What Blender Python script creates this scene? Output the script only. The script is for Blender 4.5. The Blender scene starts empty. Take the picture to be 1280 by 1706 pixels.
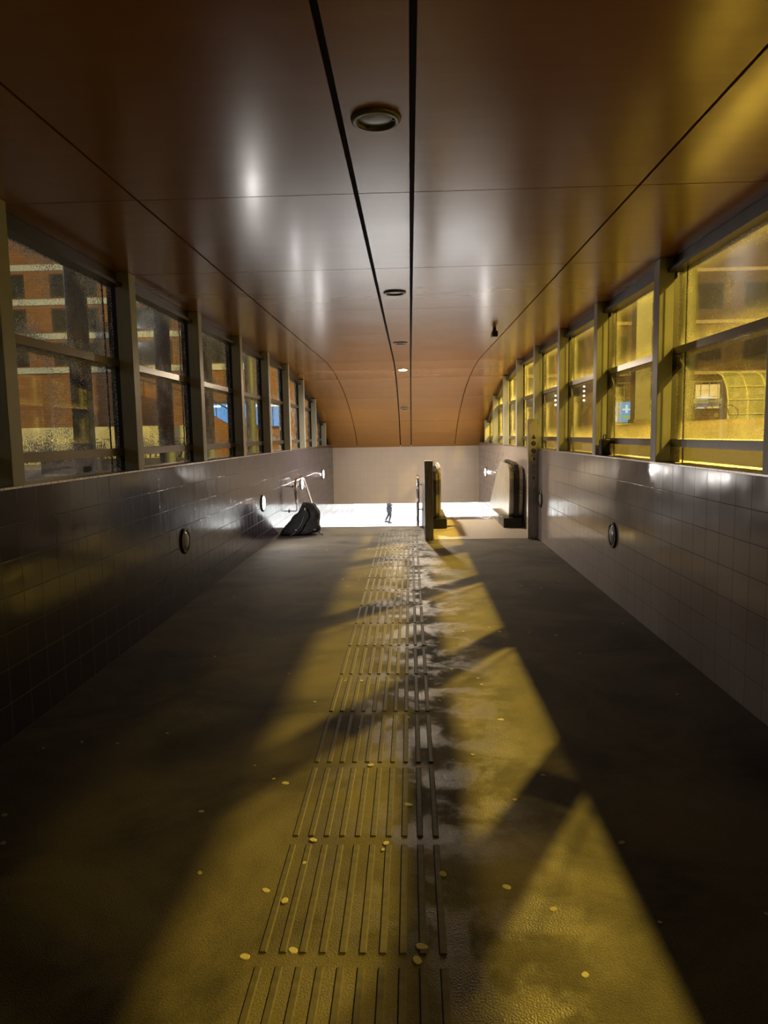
import bpy, bmesh, math, random
from mathutils import Vector, Matrix
random.seed(7)
C = bpy.context.scene.collection
scene = bpy.context.scene
PI = math.pi

# ---------------------------------------------------------------- camera
cd = bpy.data.cameras.new('camera'); cam = bpy.data.objects.new('camera', cd); C.objects.link(cam)
cd.sensor_fit = 'HORIZONTAL'; cd.sensor_width = 36.0; cd.lens = 36.0 * 1177.1 / 1280.0
cd.clip_start = 0.05; cd.clip_end = 300
R3 = Matrix(((0.99917335, 0.01317014, 0.03845989),
             (0.03678969, 0.10955819, -0.99329931),
             (-0.01729549, 0.99389313, 0.1089831)))
cam.matrix_world = Matrix.Translation((0, 0, 1.65)) @ R3.to_4x4()
scene.camera = cam
# ---------------------------------------------------------------- colour and exposure
scene.view_settings.view_transform = 'Standard'; scene.view_settings.look = 'None'
scene.view_settings.exposure = 0.0; scene.view_settings.gamma = 1.0
scene.view_settings.use_curve_mapping = False
# ---------------------------------------------------------------- night sky
w = bpy.data.worlds.new('night_sky'); scene.world = w; w.use_nodes = True
w.node_tree.nodes['Background'].inputs[0].default_value = (0.20, 0.24, 0.36, 1)
w.node_tree.nodes['Background'].inputs[1].default_value = 0.004

# ---------------------------------------------------------------- lights
SODIUM = (1.0, 0.66, 0.085)
def point(name, loc, power, color, radius=0.1):
    l = bpy.data.lights.new(name, 'POINT'); l.energy = power; l.color = color; l.shadow_soft_size = radius
    o = bpy.data.objects.new(name, l); C.objects.link(o); o.location = loc; return o
def area(name, loc, power, color, sx, sy, rot=(0, 0, 0)):
    l = bpy.data.lights.new(name, 'AREA'); l.energy = power; l.color = color; l.shape = 'RECTANGLE'; l.size = sx; l.size_y = sy
    o = bpy.data.objects.new(name, l); C.objects.link(o); o.location = loc; o.rotation_euler = rot; return o
point('street_lamp_or_fill_light', (7.6, 16.3, 8.2), 52000, SODIUM, 0.14)
point('street_lamp_or_fill_light', (7.6, -2.0, 8.2), 12000, SODIUM, 0.14)
point('street_lamp_or_fill_light', (12.0, 20.0, 10.5), 6000, SODIUM, 0.25)
point('street_lamp_or_fill_light', (12.0, -5.0, 10.5), 2600, SODIUM, 0.25)
point('street_lamp_or_fill_light', (22.0, 36.0, 9.0), 1500, (1.0, 0.86, 0.62), 0.3)  # fill light added out of view to brighten the tan building
# unseen fill lights added on the left, for the right wall and left posts
for y_, p_ in ((-3.0, 240), (4.0, 130), (12.0, 160)):
    point('left_fill_light', (-14.0, y_, 5.0), p_, (1.0, 0.84, 0.74), 0.5)
point('left_fill_light', (-17.0, 24.0, 8.0), 1100, (0.95, 0.95, 0.85), 0.3)  # added out of view to light the low pale wall and building
point('left_fill_light', (-8.0, 26.0, 9.5), 450, (1.0, 0.72, 0.45), 0.3)  # added out of view to light the brick building side
# ceiling lighting of the hall downstairs
area('hall_ceiling_light', (-1.0, 38.0, -0.45), 3800, (1.0, 0.97, 0.95), 18, 16)
area('hall_ceiling_light', (-0.1, 25.0, -0.45), 420, (1.0, 0.96, 0.92), 3.6, 7)

# ---------------------------------------------------------------- node helpers
def newmat(name):
    m = bpy.data.materials.new(name); m.use_nodes = True
    nt = m.node_tree; return m, nt, nt.nodes['Principled BSDF']
def N(nt, t, **kw):
    n = nt.nodes.new(t)
    for k, v in kw.items():
        if k in n.inputs: n.inputs[k].default_value = v
        else: setattr(n, k, v)
    return n
def ramp(nt, src, stops):
    r = nt.nodes.new('ShaderNodeValToRGB'); e = r.color_ramp.elements
    while len(e) < len(stops): e.new(0.5)
    for k, (p, c) in enumerate(stops):
        e[k].position = p; e[k].color = tuple(c) + (1,) if len(c) == 3 else c
    nt.links.new(src, r.inputs[0]); return r
def mth(nt, op, a, b=None):
    n = nt.nodes.new('ShaderNodeMath'); n.operation = op
    for i, v in enumerate((a, b)):
        if v is None: continue
        if isinstance(v, (int, float)): n.inputs[i].default_value = v
        else: nt.links.new(v, n.inputs[i])
    return n.outputs[0]
def plain(name, col, rough=0.5, metal=0.0, noise=0.15, scale=8.0, bump=0.0, bscale=60, coat=0.0):
    m, nt, b = newmat(name)
    tc = N(nt, 'ShaderNodeTexCoord'); nz = N(nt, 'ShaderNodeTexNoise', Scale=scale, Detail=4.0)
    nt.links.new(tc.outputs['Object'], nz.inputs['Vector'])
    lo = tuple(max(0, c * (1 - noise)) for c in col); hi = tuple(min(1, c * (1 + noise)) for c in col)
    r = ramp(nt, nz.outputs['Fac'], [(0.3, lo), (0.7, hi)]); nt.links.new(r.outputs[0], b.inputs['Base Color'])
    b.inputs['Roughness'].default_value = rough; b.inputs['Metallic'].default_value = metal
    b.inputs['Coat Weight'].default_value = coat
    if bump:
        nb = N(nt, 'ShaderNodeTexNoise', Scale=bscale, Detail=3.0); nt.links.new(tc.outputs['Object'], nb.inputs['Vector'])
        bp = N(nt, 'ShaderNodeBump', Strength=bump, Distance=0.01); nt.links.new(nb.outputs['Fac'], bp.inputs['Height'])
        nt.links.new(bp.outputs[0], b.inputs['Normal'])
    return m
def emit(name, col, strength, base=(0.8, 0.8, 0.8)):
    m, nt, b = newmat(name)
    b.inputs['Base Color'].default_value = (*base, 1); b.inputs['Emission Color'].default_value = (*col, 1)
    b.inputs['Emission Strength'].default_value = strength; return m

def tile_mat(name, c1, c2, grout, axis='y', tw=0.2066, th=0.1973, rough=0.13, spec=0.5):
    m, nt, b = newmat(name); b.inputs['Specular IOR Level'].default_value = spec
    tc = N(nt, 'ShaderNodeTexCoord'); sep = N(nt, 'ShaderNodeSeparateXYZ'); nt.links.new(tc.outputs['Object'], sep.inputs[0])
    cmb = N(nt, 'ShaderNodeCombineXYZ')
    nt.links.new(sep.outputs['Y' if axis == 'y' else 'X'], cmb.inputs[0])
    nt.links.new(mth(nt, 'ADD', sep.outputs['Z'], 19.73), cmb.inputs[1])
    br = N(nt, 'ShaderNodeTexBrick', offset=0.0, squash=1.0)
    br.inputs['Scale'].default_value = 1.0; br.inputs['Brick Width'].default_value = tw; br.inputs['Row Height'].default_value = th
    br.inputs['Mortar Size'].default_value = 0.0028; br.inputs['Mortar Smooth'].default_value = 0.3
    br.inputs['Color1'].default_value = (*c1, 1); br.inputs['Color2'].default_value = (*c2, 1); br.inputs['Mortar'].default_value = (*grout, 1)
    nt.links.new(cmb.outputs[0], br.inputs['Vector'])
    nt.links.new(br.outputs['Color'], b.inputs['Base Color'])
    nz = N(nt, 'ShaderNodeTexNoise', Scale=3.5, Detail=3.0); nt.links.new(tc.outputs['Object'], nz.inputs['Vector'])
    rr = ramp(nt, nz.outputs['Fac'], [(0.3, (rough * 0.75,) * 3), (0.7, (rough * 1.35,) * 3)])
    mx = N(nt, 'ShaderNodeMix'); mx.data_type = 'FLOAT'
    nt.links.new(br.outputs['Fac'], mx.inputs[0]); nt.links.new(rr.outputs[0], mx.inputs[2]); mx.inputs[3].default_value = 0.8
    nt.links.new(mx.outputs[0], b.inputs['Roughness'])
    bp = N(nt, 'ShaderNodeBump', Strength=0.35, Distance=0.004, invert=True); nt.links.new(br.outputs['Fac'], bp.inputs['Height'])
    n2 = N(nt, 'ShaderNodeTexNoise', Scale=6.0, Detail=1.0); nt.links.new(tc.outputs['Object'], n2.inputs['Vector'])
    b2 = N(nt, 'ShaderNodeBump', Strength=0.12, Distance=0.01); nt.links.new(n2.outputs['Fac'], b2.inputs['Height'])
    nt.links.new(bp.outputs[0], b2.inputs['Normal']); nt.links.new(b2.outputs[0], b.inputs['Normal'])
    return m

def floor_mat():
    m, nt, b = newmat('dark_cast_floor')
    tc = N(nt, 'ShaderNodeTexCoord')
    n1 = N(nt, 'ShaderNodeTexNoise', Scale=1.1, Detail=7.0, Roughness=0.62, Distortion=0.6)
    n2 = N(nt, 'ShaderNodeTexNoise', Scale=150.0, Detail=2.0)
    n3 = N(nt, 'ShaderNodeTexNoise', Scale=3.2, Detail=6.0, Roughness=0.65, Distortion=0.3)
    for n in (n1, n2): nt.links.new(tc.outputs['Object'], n.inputs['Vector'])
    mp = N(nt, 'ShaderNodeMapping'); mp.inputs['Location'].default_value = (3.1, 7.7, 0); nt.links.new(tc.outputs['Object'], mp.inputs[0]); nt.links.new(mp.outputs[0], n3.inputs['Vector'])
    stain = ramp(nt, n1.outputs['Fac'], [(0.38, (0.022, 0.019, 0.016)), (0.47, (0.055, 0.048, 0.041)), (0.56, (0.082, 0.072, 0.060)), (0.72, (0.11, 0.098, 0.082))])
    gr = ramp(nt, n2.outputs['Fac'], [(0.3, (0.72,) * 3), (0.7, (1.3,) * 3)])
    mx = N(nt, 'ShaderNodeMix'); mx.data_type = 'RGBA'; mx.blend_type = 'MULTIPLY'; mx.inputs[0].default_value = 1.0
    nt.links.new(stain.outputs[0], mx.inputs[6]); nt.links.new(gr.outputs[0], mx.inputs[7])
    nt.links.new(mx.outputs[2], b.inputs['Base Color'])
    # damp, worn-smooth trail along the middle of the walkway
    sep = N(nt, 'ShaderNodeSeparateXYZ'); nt.links.new(tc.outputs['Object'], sep.inputs[0])
    dx = mth(nt, 'ABSOLUTE', mth(nt, 'SUBTRACT', sep.outputs['X'], 0.08))
    trail = mth(nt, 'SUBTRACT', 1.0, mth(nt, 'MULTIPLY', dx, 1.6))
    patch = ramp(nt, n3.outputs['Fac'], [(0.44, (0, 0, 0)), (0.60, (1, 1, 1))])
    wet = mth(nt, 'MULTIPLY', mth(nt, 'MAXIMUM', trail, 0.0), patch.outputs[0])
    rg = ramp(nt, wet, [(0.0, (0.78,) * 3), (0.45, (0.45,) * 3), (0.9, (0.30,) * 3)])
    nt.links.new(rg.outputs[0], b.inputs['Roughness'])
    bp = N(nt, 'ShaderNodeBump', Strength=0.55, Distance=0.004); nt.links.new(n2.outputs['Fac'], bp.inputs['Height'])
    nt.links.new(bp.outputs[0], b.inputs['Normal'])
    return m

def wood_mat():
    m, nt, b = newmat('orange_veneer')
    tc = N(nt, 'ShaderNodeTexCoord'); mp = N(nt, 'ShaderNodeMapping'); mp.inputs['Scale'].default_value = (0.6, 4.0, 0.6)
    nt.links.new(tc.outputs['Object'], mp.inputs[0])
    n1 = N(nt, 'ShaderNodeTexNoise', Scale=2.2, Detail=8.0, Roughness=0.7, Distortion=0.0); nt.links.new(mp.outputs[0], n1.inputs['Vector'])
    r = ramp(nt, n1.outputs['Fac'], [(0.2, (0.310, 0.130, 0.014)), (0.8, (0.375, 0.165, 0.021))])
    nt.links.new(r.outputs[0], b.inputs['Base Color'])
    n2 = N(nt, 'ShaderNodeTexNoise', Scale=1.5, Detail=5.0); nt.links.new(tc.outputs['Object'], n2.inputs['Vector'])
    rr = ramp(nt, n2.outputs['Fac'], [(0.2, (0.20,) * 3), (0.8, (0.26,) * 3)]); nt.links.new(rr.outputs[0], b.inputs['Roughness'])
    b.inputs['Coat Weight'].default_value = 0.1; b.inputs['Coat Roughness'].default_value = 0.15
    n3 = N(nt, 'ShaderNodeTexNoise', Scale=2.0, Detail=2.0); nt.links.new(tc.outputs['Object'], n3.inputs['Vector'])
    bp = N(nt, 'ShaderNodeBump', Strength=0.04, Distance=0.01); nt.links.new(n3.outputs['Fac'], bp.inputs['Height'])
    nt.links.new(bp.outputs[0], b.inputs['Normal'])
    return m

def glass_mat(name, film, edge, tint, drops=0.5, filmcol=(0.8, 0.8, 0.75), refl=0.6):
    """window glass with a film of grime that is thicker towards the pane edges and rain drops"""
    m, nt, b = newmat(name); nt.nodes.remove(b); out = nt.nodes['Material Output']
    tc = N(nt, 'ShaderNodeTexCoord'); sg = N(nt, 'ShaderNodeSeparateXYZ'); nt.links.new(tc.outputs['Generated'], sg.inputs[0])
    y = sg.outputs['Y']; z = sg.outputs['Z']
    ey = mth(nt, 'MINIMUM', y, mth(nt, 'SUBTRACT', 1.0, y)); ez = mth(nt, 'MINIMUM', z, mth(nt, 'SUBTRACT', 1.0, z))
    e = mth(nt, 'MINIMUM', mth(nt, 'MULTIPLY', ey, 1.6), ez)
    n1 = N(nt, 'ShaderNodeTexNoise', Scale=5.0, Detail=6.0, Roughness=0.65); nt.links.new(tc.outputs['Object'], n1.inputs['Vector'])
    e2 = mth(nt, 'ADD', e, mth(nt, 'MULTIPLY', mth(nt, 'SUBTRACT', n1.outputs['Fac'], 0.5), 0.22))
    er = ramp(nt, e2, [(0.0, (1, 1, 1)), (0.09, (0.55,) * 3), (0.24, (0, 0, 0))])
    dirt = mth(nt, 'ADD', film, mth(nt, 'MULTIPLY', er.outputs[0], edge))
    # drops
    vo = N(nt, 'ShaderNodeTexVoronoi', Scale=75.0, Randomness=1.0); nt.links.new(tc.outputs['Object'], vo.inputs['Vector'])
    n2 = N(nt, 'ShaderNodeTexNoise', Scale=2.2, Detail=5.0, Roughness=0.7); nt.links.new(tc.outputs['Object'], n2.inputs['Vector'])
    thr = ramp(nt, n2.outputs['Fac'], [(0.42, (0.02,) * 3), (0.62, (0.36,) * 3)])
    dr = mth(nt, 'MULTIPLY', mth(nt, 'LESS_THAN', vo.outputs['Distance'], mth(nt, 'ADD', thr.outputs[0], mth(nt, 'MULTIPLY', er.outputs[0], 0.25))), drops)
    fac = mth(nt, 'MINIMUM', mth(nt, 'ADD', dirt, dr), 0.97)
    tr = N(nt, 'ShaderNodeBsdfTransparent', Color=(*tint, 1)); df = N(nt, 'ShaderNodeBsdfDiffuse', Color=(*filmcol, 1)); tl = N(nt, 'ShaderNodeBsdfTranslucent', Color=(*filmcol, 1))
    m1 = N(nt, 'ShaderNodeMixShader', Fac=0.65); nt.links.new(df.outputs[0], m1.inputs[1]); nt.links.new(tl.outputs[0], m1.inputs[2])
    m2 = N(nt, 'ShaderNodeMixShader'); nt.links.new(fac, m2.inputs[0]); nt.links.new(tr.outputs[0], m2.inputs[1]); nt.links.new(m1.outputs[0], m2.inputs[2])
    fr = N(nt, 'ShaderNodeFresnel', IOR=1.35); gl = N(nt, 'ShaderNodeBsdfGlossy', Roughness=0.015)
    m3 = N(nt, 'ShaderNodeMixShader'); nt.links.new(mth(nt, 'MULTIPLY', fr.outputs[0], refl), m3.inputs[0]); nt.links.new(m2.outputs[0], m3.inputs[1]); nt.links.new(gl.outputs[0], m3.inputs[2])
    nt.links.new(m3.outputs[0], out.inputs[0])
    return m

def brick_mat(name, c1, c2, mortar, axis='x', rough=0.85):
    m, nt, b = newmat(name)
    tc = N(nt, 'ShaderNodeTexCoord'); sep = N(nt, 'ShaderNodeSeparateXYZ'); nt.links.new(tc.outputs['Object'], sep.inputs[0])
    cmb = N(nt, 'ShaderNodeCombineXYZ'); nt.links.new(sep.outputs['X' if axis == 'x' else 'Y'], cmb.inputs[0]); nt.links.new(sep.outputs['Z'], cmb.inputs[1])
    br = N(nt, 'ShaderNodeTexBrick'); br.inputs['Scale'].default_value = 1.0
    br.inputs['Brick Width'].default_value = 0.42; br.inputs['Row Height'].default_value = 0.14; br.inputs['Mortar Size'].default_value = 0.012
    br.inputs['Color1'].default_value = (*c1, 1); br.inputs['Color2'].default_value = (*c2, 1); br.inputs['Mortar'].default_value = (*mortar, 1)
    nt.links.new(cmb.outputs[0], br.inputs['Vector']); nt.links.new(br.outputs['Color'], b.inputs['Base Color'])
    b.inputs['Roughness'].default_value = rough
    return m

def brushed(name, col, rough=0.3, metal=0.9):
    m, nt, b = newmat(name)
    tc = N(nt, 'ShaderNodeTexCoord'); mp = N(nt, 'ShaderNodeMapping'); mp.inputs['Scale'].default_value = (60, 60, 2)
    nt.links.new(tc.outputs['Object'], mp.inputs[0]); nz = N(nt, 'ShaderNodeTexNoise', Scale=2.0, Detail=3.0); nt.links.new(mp.outputs[0], nz.inputs['Vector'])
    r = ramp(nt, nz.outputs['Fac'], [(0.3, tuple(c * 0.85 for c in col)), (0.7, tuple(min(1, c * 1.1) for c in col))]); nt.links.new(r.outputs[0], b.inputs['Base Color'])
    rr = ramp(nt, nz.outputs['Fac'], [(0.3, (rough * 0.8,) * 3), (0.7, (rough * 1.25,) * 3)]); nt.links.new(rr.outputs[0], b.inputs['Roughness'])
    b.inputs['Metallic'].default_value = metal
    return m

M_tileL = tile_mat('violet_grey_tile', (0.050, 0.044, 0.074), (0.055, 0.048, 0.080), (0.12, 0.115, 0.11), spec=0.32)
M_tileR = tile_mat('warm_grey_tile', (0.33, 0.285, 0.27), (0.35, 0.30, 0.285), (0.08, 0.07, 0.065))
M_tileB = tile_mat('cream_tile', (0.62, 0.53, 0.43), (0.64, 0.55, 0.45), (0.52, 0.45, 0.38), axis='x', rough=0.4)
M_floor = floor_mat()
M_land = plain('ribbed_landing_metal', (0.36, 0.33, 0.30), 0.5, 0.3, 0.12, 20, 0.2, 120)
M_wood = wood_mat()
M_black = plain('matt_black', (0.006, 0.005, 0.005), 0.8)
M_post = plain('grey_green_paint', (0.40, 0.42, 0.37), 0.42, 0.0, 0.08, 3)
M_rail = plain('dull_aluminium', (0.15, 0.13, 0.11), 0.28, 0.6, 0.08)
M_head = plain('dark_bronze_head', (0.055, 0.045, 0.036), 0.35, 0.5, 0.08)
M_coping = brushed('satin_steel_trim', (0.55, 0.52, 0.48), 0.3, 0.9)
M_glassL = glass_mat('rain_speckled_glass', 0.03, 0.08, (0.86, 0.88, 0.90), 0.8, (0.9, 0.9, 0.88), 0.15)
M_glassR = glass_mat('hazed_glass', 0.022, 0.16, (0.93, 0.92, 0.86), 0.28)
M_glassLow = glass_mat('grimy_glass', 0.09, 0.12, (0.85, 0.84, 0.78), 0.1)
M_seal = plain('black_seal', (0.01, 0.01, 0.01), 0.6)
M_steel = brushed('brushed_steel', (0.40, 0.38, 0.36), 0.30, 0.95)
M_chrome = plain('polished_steel', (0.70, 0.67, 0.62), 0.14, 1.0, 0.05)
M_dkmetal = plain('dark_metal', (0.05, 0.05, 0.05), 0.45, 0.6)
M_rubber = plain('black_rubber', (0.012, 0.012, 0.013), 0.35, 0.0)
M_panel = brushed('escalator_panel', (0.62, 0.58, 0.50), 0.30, 0.75)
M_white = plain('white_hall_wall', (0.85, 0.85, 0.84), 0.6)
M_hallfloor = plain('pale_hall_floor', (0.72, 0.72, 0.72), 0.8)
M_step = plain('grey_concrete_step', (0.32, 0.30, 0.28), 0.7, bump=0.2)
M_rib = plain('worn_rib_metal', (0.055, 0.050, 0.042), 0.6, 0.0, 0.3, 30)
M_gum = plain('flattened_gum', (0.36, 0.34, 0.28), 0.7, 0.0, 0.2, 90)
M_lampon = emit('lit_lamp_lens', (1.0, 0.93, 0.86), 300.0)
M_downon = emit('lit_downlight_lens', (1.0, 0.84, 0.62), 4300.0)
M_lensoff = plain('unlit_lens', (0.20, 0.21, 0.17), 0.25)
M_ring = plain('lamp_ring', (0.16, 0.155, 0.13), 0.4, 0.5)
M_ringdark = plain('lamp_ring_dark', (0.05, 0.05, 0.045), 0.4, 0.6)
M_bag = plain('black_nylon', (0.008, 0.008, 0.011), 0.8, 0.0, 0.3, 20, 0.5, 18)
M_buckle = plain('grey_buckle', (0.35, 0.35, 0.36), 0.4)

# ---------------------------------------------------------------- mesh helpers
def box(bm, x0, x1, y0, y1, z0, z1):
    v = [bm.verts.new(p) for p in ((x0,y0,z0),(x1,y0,z0),(x1,y1,z0),(x0,y1,z0),(x0,y0,z1),(x1,y0,z1),(x1,y1,z1),(x0,y1,z1))]
    for f in ((0,3,2,1),(4,5,6,7),(0,1,5,4),(1,2,6,5),(2,3,7,6),(3,0,4,7)): bm.faces.new([v[i] for i in f])
def prism(bm, prof, a0, a1, axis='x'):
    """closed profile of (u,v) swept between a0 and a1; axis x: (u,v)=(y,z); axis y: (x,z); axis z: (x,y)"""
    def P(u, v, a):
        return (a, u, v) if axis == 'x' else ((u, a, v) if axis == 'y' else (u, v, a))
    A = [bm.verts.new(P(u, v, a0)) for u, v in prof]; B = [bm.verts.new(P(u, v, a1)) for u, v in prof]
    n = len(prof); bm.faces.new(A); bm.faces.new(B[::-1])
    for i in range(n): bm.faces.new((A[i], B[i], B[(i+1) % n], A[(i+1) % n]))
def tube(bm, pts, r, seg=10, cap=True):
    pts = [Vector(p) for p in pts]; rings = []
    up = Vector((0, 0, 1))
    for i, p in enumerate(pts):
        d = (pts[min(i+1, len(pts)-1)] - pts[max(i-1, 0)]).normalized()
        s = d.cross(up)
        if s.length < 0.05: s = d.cross(Vector((1, 0, 0)))
        s.normalize(); t = s.cross(d).normalized()
        if i and s.dot(prev) < 0: s, t = -s, -t
        prev = s
        rr = r[i] if isinstance(r, (list, tuple)) else r
        rings.append([bm.verts.new(p + rr * (math.cos(a) * s + math.sin(a) * t)) for a in [2*PI*k/seg for k in range(seg)]])
    for a, b in zip(rings, rings[1:]):
        for k in range(seg): bm.faces.new((a[k], a[(k+1) % seg], b[(k+1) % seg], b[k]))
    if cap: bm.faces.new(rings[0][::-1]); bm.faces.new(rings[-1])
def lathe(bm, prof, seg=32, mat=None):
    """profile of (r,z) about z, optionally transformed"""
    rings = []
    for r, z in prof:
        if r < 1e-6: rings.append([bm.verts.new((0, 0, z))])
        else: rings.append([bm.verts.new((r*math.cos(2*PI*k/seg), r*math.sin(2*PI*k/seg), z)) for k in range(seg)])
    vs = [v for R_ in rings for v in R_]
    for a, b in zip(rings, rings[1:]):
        for k in range(seg):
            q = [a[k % len(a)], a[(k+1) % len(a)], b[(k+1) % len(b)], b[k % len(b)]]
            q = list(dict.fromkeys(q))
            if len(q) > 2: bm.faces.new(q)
    if mat is not None: bmesh.ops.transform(bm, matrix=mat, verts=vs)
def obj(name, bm, m, parent=None, smooth=False, bevel=0.0):
    bmesh.ops.recalc_face_normals(bm, faces=bm.faces)
    me = bpy.data.meshes.new(name); bm.to_mesh(me); bm.free()
    for mm in (m if isinstance(m, (list, tuple)) else [m]): me.materials.append(mm)
    if smooth:
        for p in me.polygons: p.use_smooth = True
    o = bpy.data.objects.new(name, me); C.objects.link(o)
    if parent: o.parent = parent
    if bevel:
        md = o.modifiers.new('bevel', 'BEVEL'); md.width = bevel; md.segments = 2; md.limit_method = 'ANGLE'
    return o
def NB(): return bmesh.new()
def tag(o, label=None, cat=None, group=None, kind=None):
    if label: o['label'] = label
    if cat: o['category'] = cat
    if group: o['group'] = group
    if kind: o['kind'] = kind
    return o
def thing(name, label, cat, loc=(0,0,0), rz=0, group=None):
    o = bpy.data.objects.new(name, None); C.objects.link(o); o.location = loc; o.rotation_euler = (0, 0, rz)
    o.empty_display_size = 0.1
    return tag(o, label, cat, group)
def dup(root, loc, rz=0, label=None, rot=None):
    r = root.copy(); C.objects.link(r); r.location = loc; r.rotation_euler = rot if rot else (0, 0, rz)
    if label: r['label'] = label
    for ch in list(root.children):
        c = ch.copy(); C.objects.link(c); c.parent = r
        for g in list(ch.children):
            d = g.copy(); C.objects.link(d); d.parent = c
    return r
def struct(name, bm, m, label, cat=None, parent=None, **kw):
    o = obj(name, bm, m, parent, **kw)
    tag(o, label, cat, kind='structure'); return o
def tb(name, m, parent, *b, bevel=0.0):
    bm = NB()
    for q in b: box(bm, *q)
    return obj(name, bm, m, parent, bevel=bevel)

# ================================================================ the passage
XL, XR, HW, HC, MOD = -2.241, 1.964, 1.381, 2.98, 1.859
YB = -4.6      # rear end of what is built
YEND = 20.4
def postY(i): return 2.17 + MOD * i         # far edge of post i
def ceilz(y):
    K = [(13.24, 2.98), (14.2, 2.925), (15.17, 2.83), (16.1, 2.695), (17.03, 2.52), (18.0, 2.275), (18.89, 1.99), (19.7, 1.66), (20.4, 1.29)]
    if y <= K[0][0]: return HC
    for (a, za), (b, zb) in zip(K, K[1:]):
        if y <= b: return za + (zb - za) * (y - a) / (b - a)
    return K[-1][1]

# floor
bm = NB(); box(bm, XL, XR, YB, 10.98, -0.3, 0); box(bm, XL, 0.36, 10.98, 12.68, -0.3, 0)
struct('floor', bm, M_floor, 'dark worn floor of the walkway between the tiled walls', 'floor')

# stairs down, left half
bm = NB(); ns = 20
prof = [(12.68, 0.0)]
for k in range(ns):
    y = 12.68 + 0.3 * k; prof += [(y, -0.18 * (k + 1)), (y + 0.3, -0.18 * (k + 1))]
prof += [(12.68 + 0.3 * ns, -4.0), (12.68, -0.9)]
prism(bm, prof, XL, 0.36, 'x')
tag(obj('staircase', bm, M_step), 'grey concrete staircase going down beyond the floor edge on the left', 'stairs', kind='structure')

# walls: parapet then full height beside the stairwell
def wall(name, x0, x1, m, label, yend):
    bm = NB()
    prism(bm, [(YB, -0.3), (12.5, -0.3), (12.5, -3.9), (yend, -3.9), (yend, -0.34), (YEND + 0.3, -0.34), (YEND + 0.3, HW), (YB, HW)], x0, x1, 'x')
    return struct(name, bm, m, label, 'wall')
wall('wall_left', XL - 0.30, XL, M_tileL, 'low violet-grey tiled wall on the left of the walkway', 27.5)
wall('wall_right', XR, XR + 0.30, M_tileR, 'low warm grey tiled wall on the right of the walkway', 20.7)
bm = NB(); box(bm, XL - 0.30, XL + 0.004, YB, YEND, HW, HW + 0.012)
struct('trim_1', bm, M_coping, 'thin steel edge strip along the top of the left tiled wall', 'trim')
bm = NB(); box(bm, XR - 0.004, XR + 0.30, YB, YEND, HW, HW + 0.012)
struct('trim_2', bm, M_coping, 'thin steel edge strip along the top of the right tiled wall', 'trim')
# bulkhead closing the passage above the stairs, and slab over the hall
bm = NB(); box(bm, XL, XR, YEND, YEND + 0.3, -0.34, 1.33)
struct('wall_far', bm, M_tileB, 'cream tiled end wall hanging above the stairwell opening', 'wall')

# ceiling panels
SLOTS = [(-2.42, -1.522), (-1.507, -0.295), (-0.268, 0.014), (0.040, 1.262), (1.277, 2.22)]
SEAMS = [YB, -1.5, 0.36, 2.22, 4.08, 5.87, 7.73, 9.58, 11.40, 13.24, 15.17, 17.03, 18.89, YEND]
bm = NB()
for xa, xb in SLOTS:
    for ya, yb in zip(SEAMS, SEAMS[1:]):
        a, b_ = ya + 0.004, yb - 0.004
        if yb <= 13.3: ys = [a, b_]
        else: ys = [a + (b_ - a) * t for t in (0, 0.25, 0.5, 0.75, 1)]
        prism(bm, [(y, ceilz(y)) for y in ys] + [(y, ceilz(y) + 0.03) for y in ys[::-1]], xa, xb, 'x')
ceil = struct('ceiling', bm, M_wood, 'glossy orange-brown veneer panel ceiling with dark slots, curving down at the far end', 'ceiling')
bm = NB(); ys = [YB] + [13.24 + 0.4474 * k for k in range(17)]
prism(bm, [(y, ceilz(y) + 0.045) for y in ys] + [(y, ceilz(y) + 0.2) for y in ys[::-1]], -2.50, 2.20, 'x')
obj('slot_backing', bm, M_black, ceil)

bm = NB(); box(bm, -2.50, -2.36, YB, YEND, HC + 0.2, 5.6)  # unseen upstand added to keep street lamp light off the left side
struct('trim_40', bm, M_dkmetal, 'unseen dark upstand added along the roof on the left to block street lamp light', 'light blocker')

# posts
for side, nm in ((-1, 'left'), (1, 'right')):
    for i in range(-3, 10):
        y1 = postY(i); y0 = y1 - 0.13
        bm = NB()
        x0, x1 = (XR, XR + 0.115) if side > 0 else (XL - 0.115, XL)
        zt = ceilz(y1) - 0.001
        box(bm, x0, x1, y0, y1, HW + 0.012, zt)
        # slimmer dark web carrying the glazing behind the post
        t = struct('trim_%d' % (3 + (i + 3) + (13 if side > 0 else 0)), bm, M_post,
               'grey upright window post on the %s wall, number %d counted from the near end' % (nm, max(1, i + 1)), 'post', bevel=0.004)
        bm = NB(); xs = (x1, x1 + 0.09) if side > 0 else (x0 - 0.09, x0)
        box(bm, xs[0], xs[1], y0 + 0.04, y1 - 0.02, HW + 0.012, zt); obj('web', bm, M_dkmetal, t)

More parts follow.
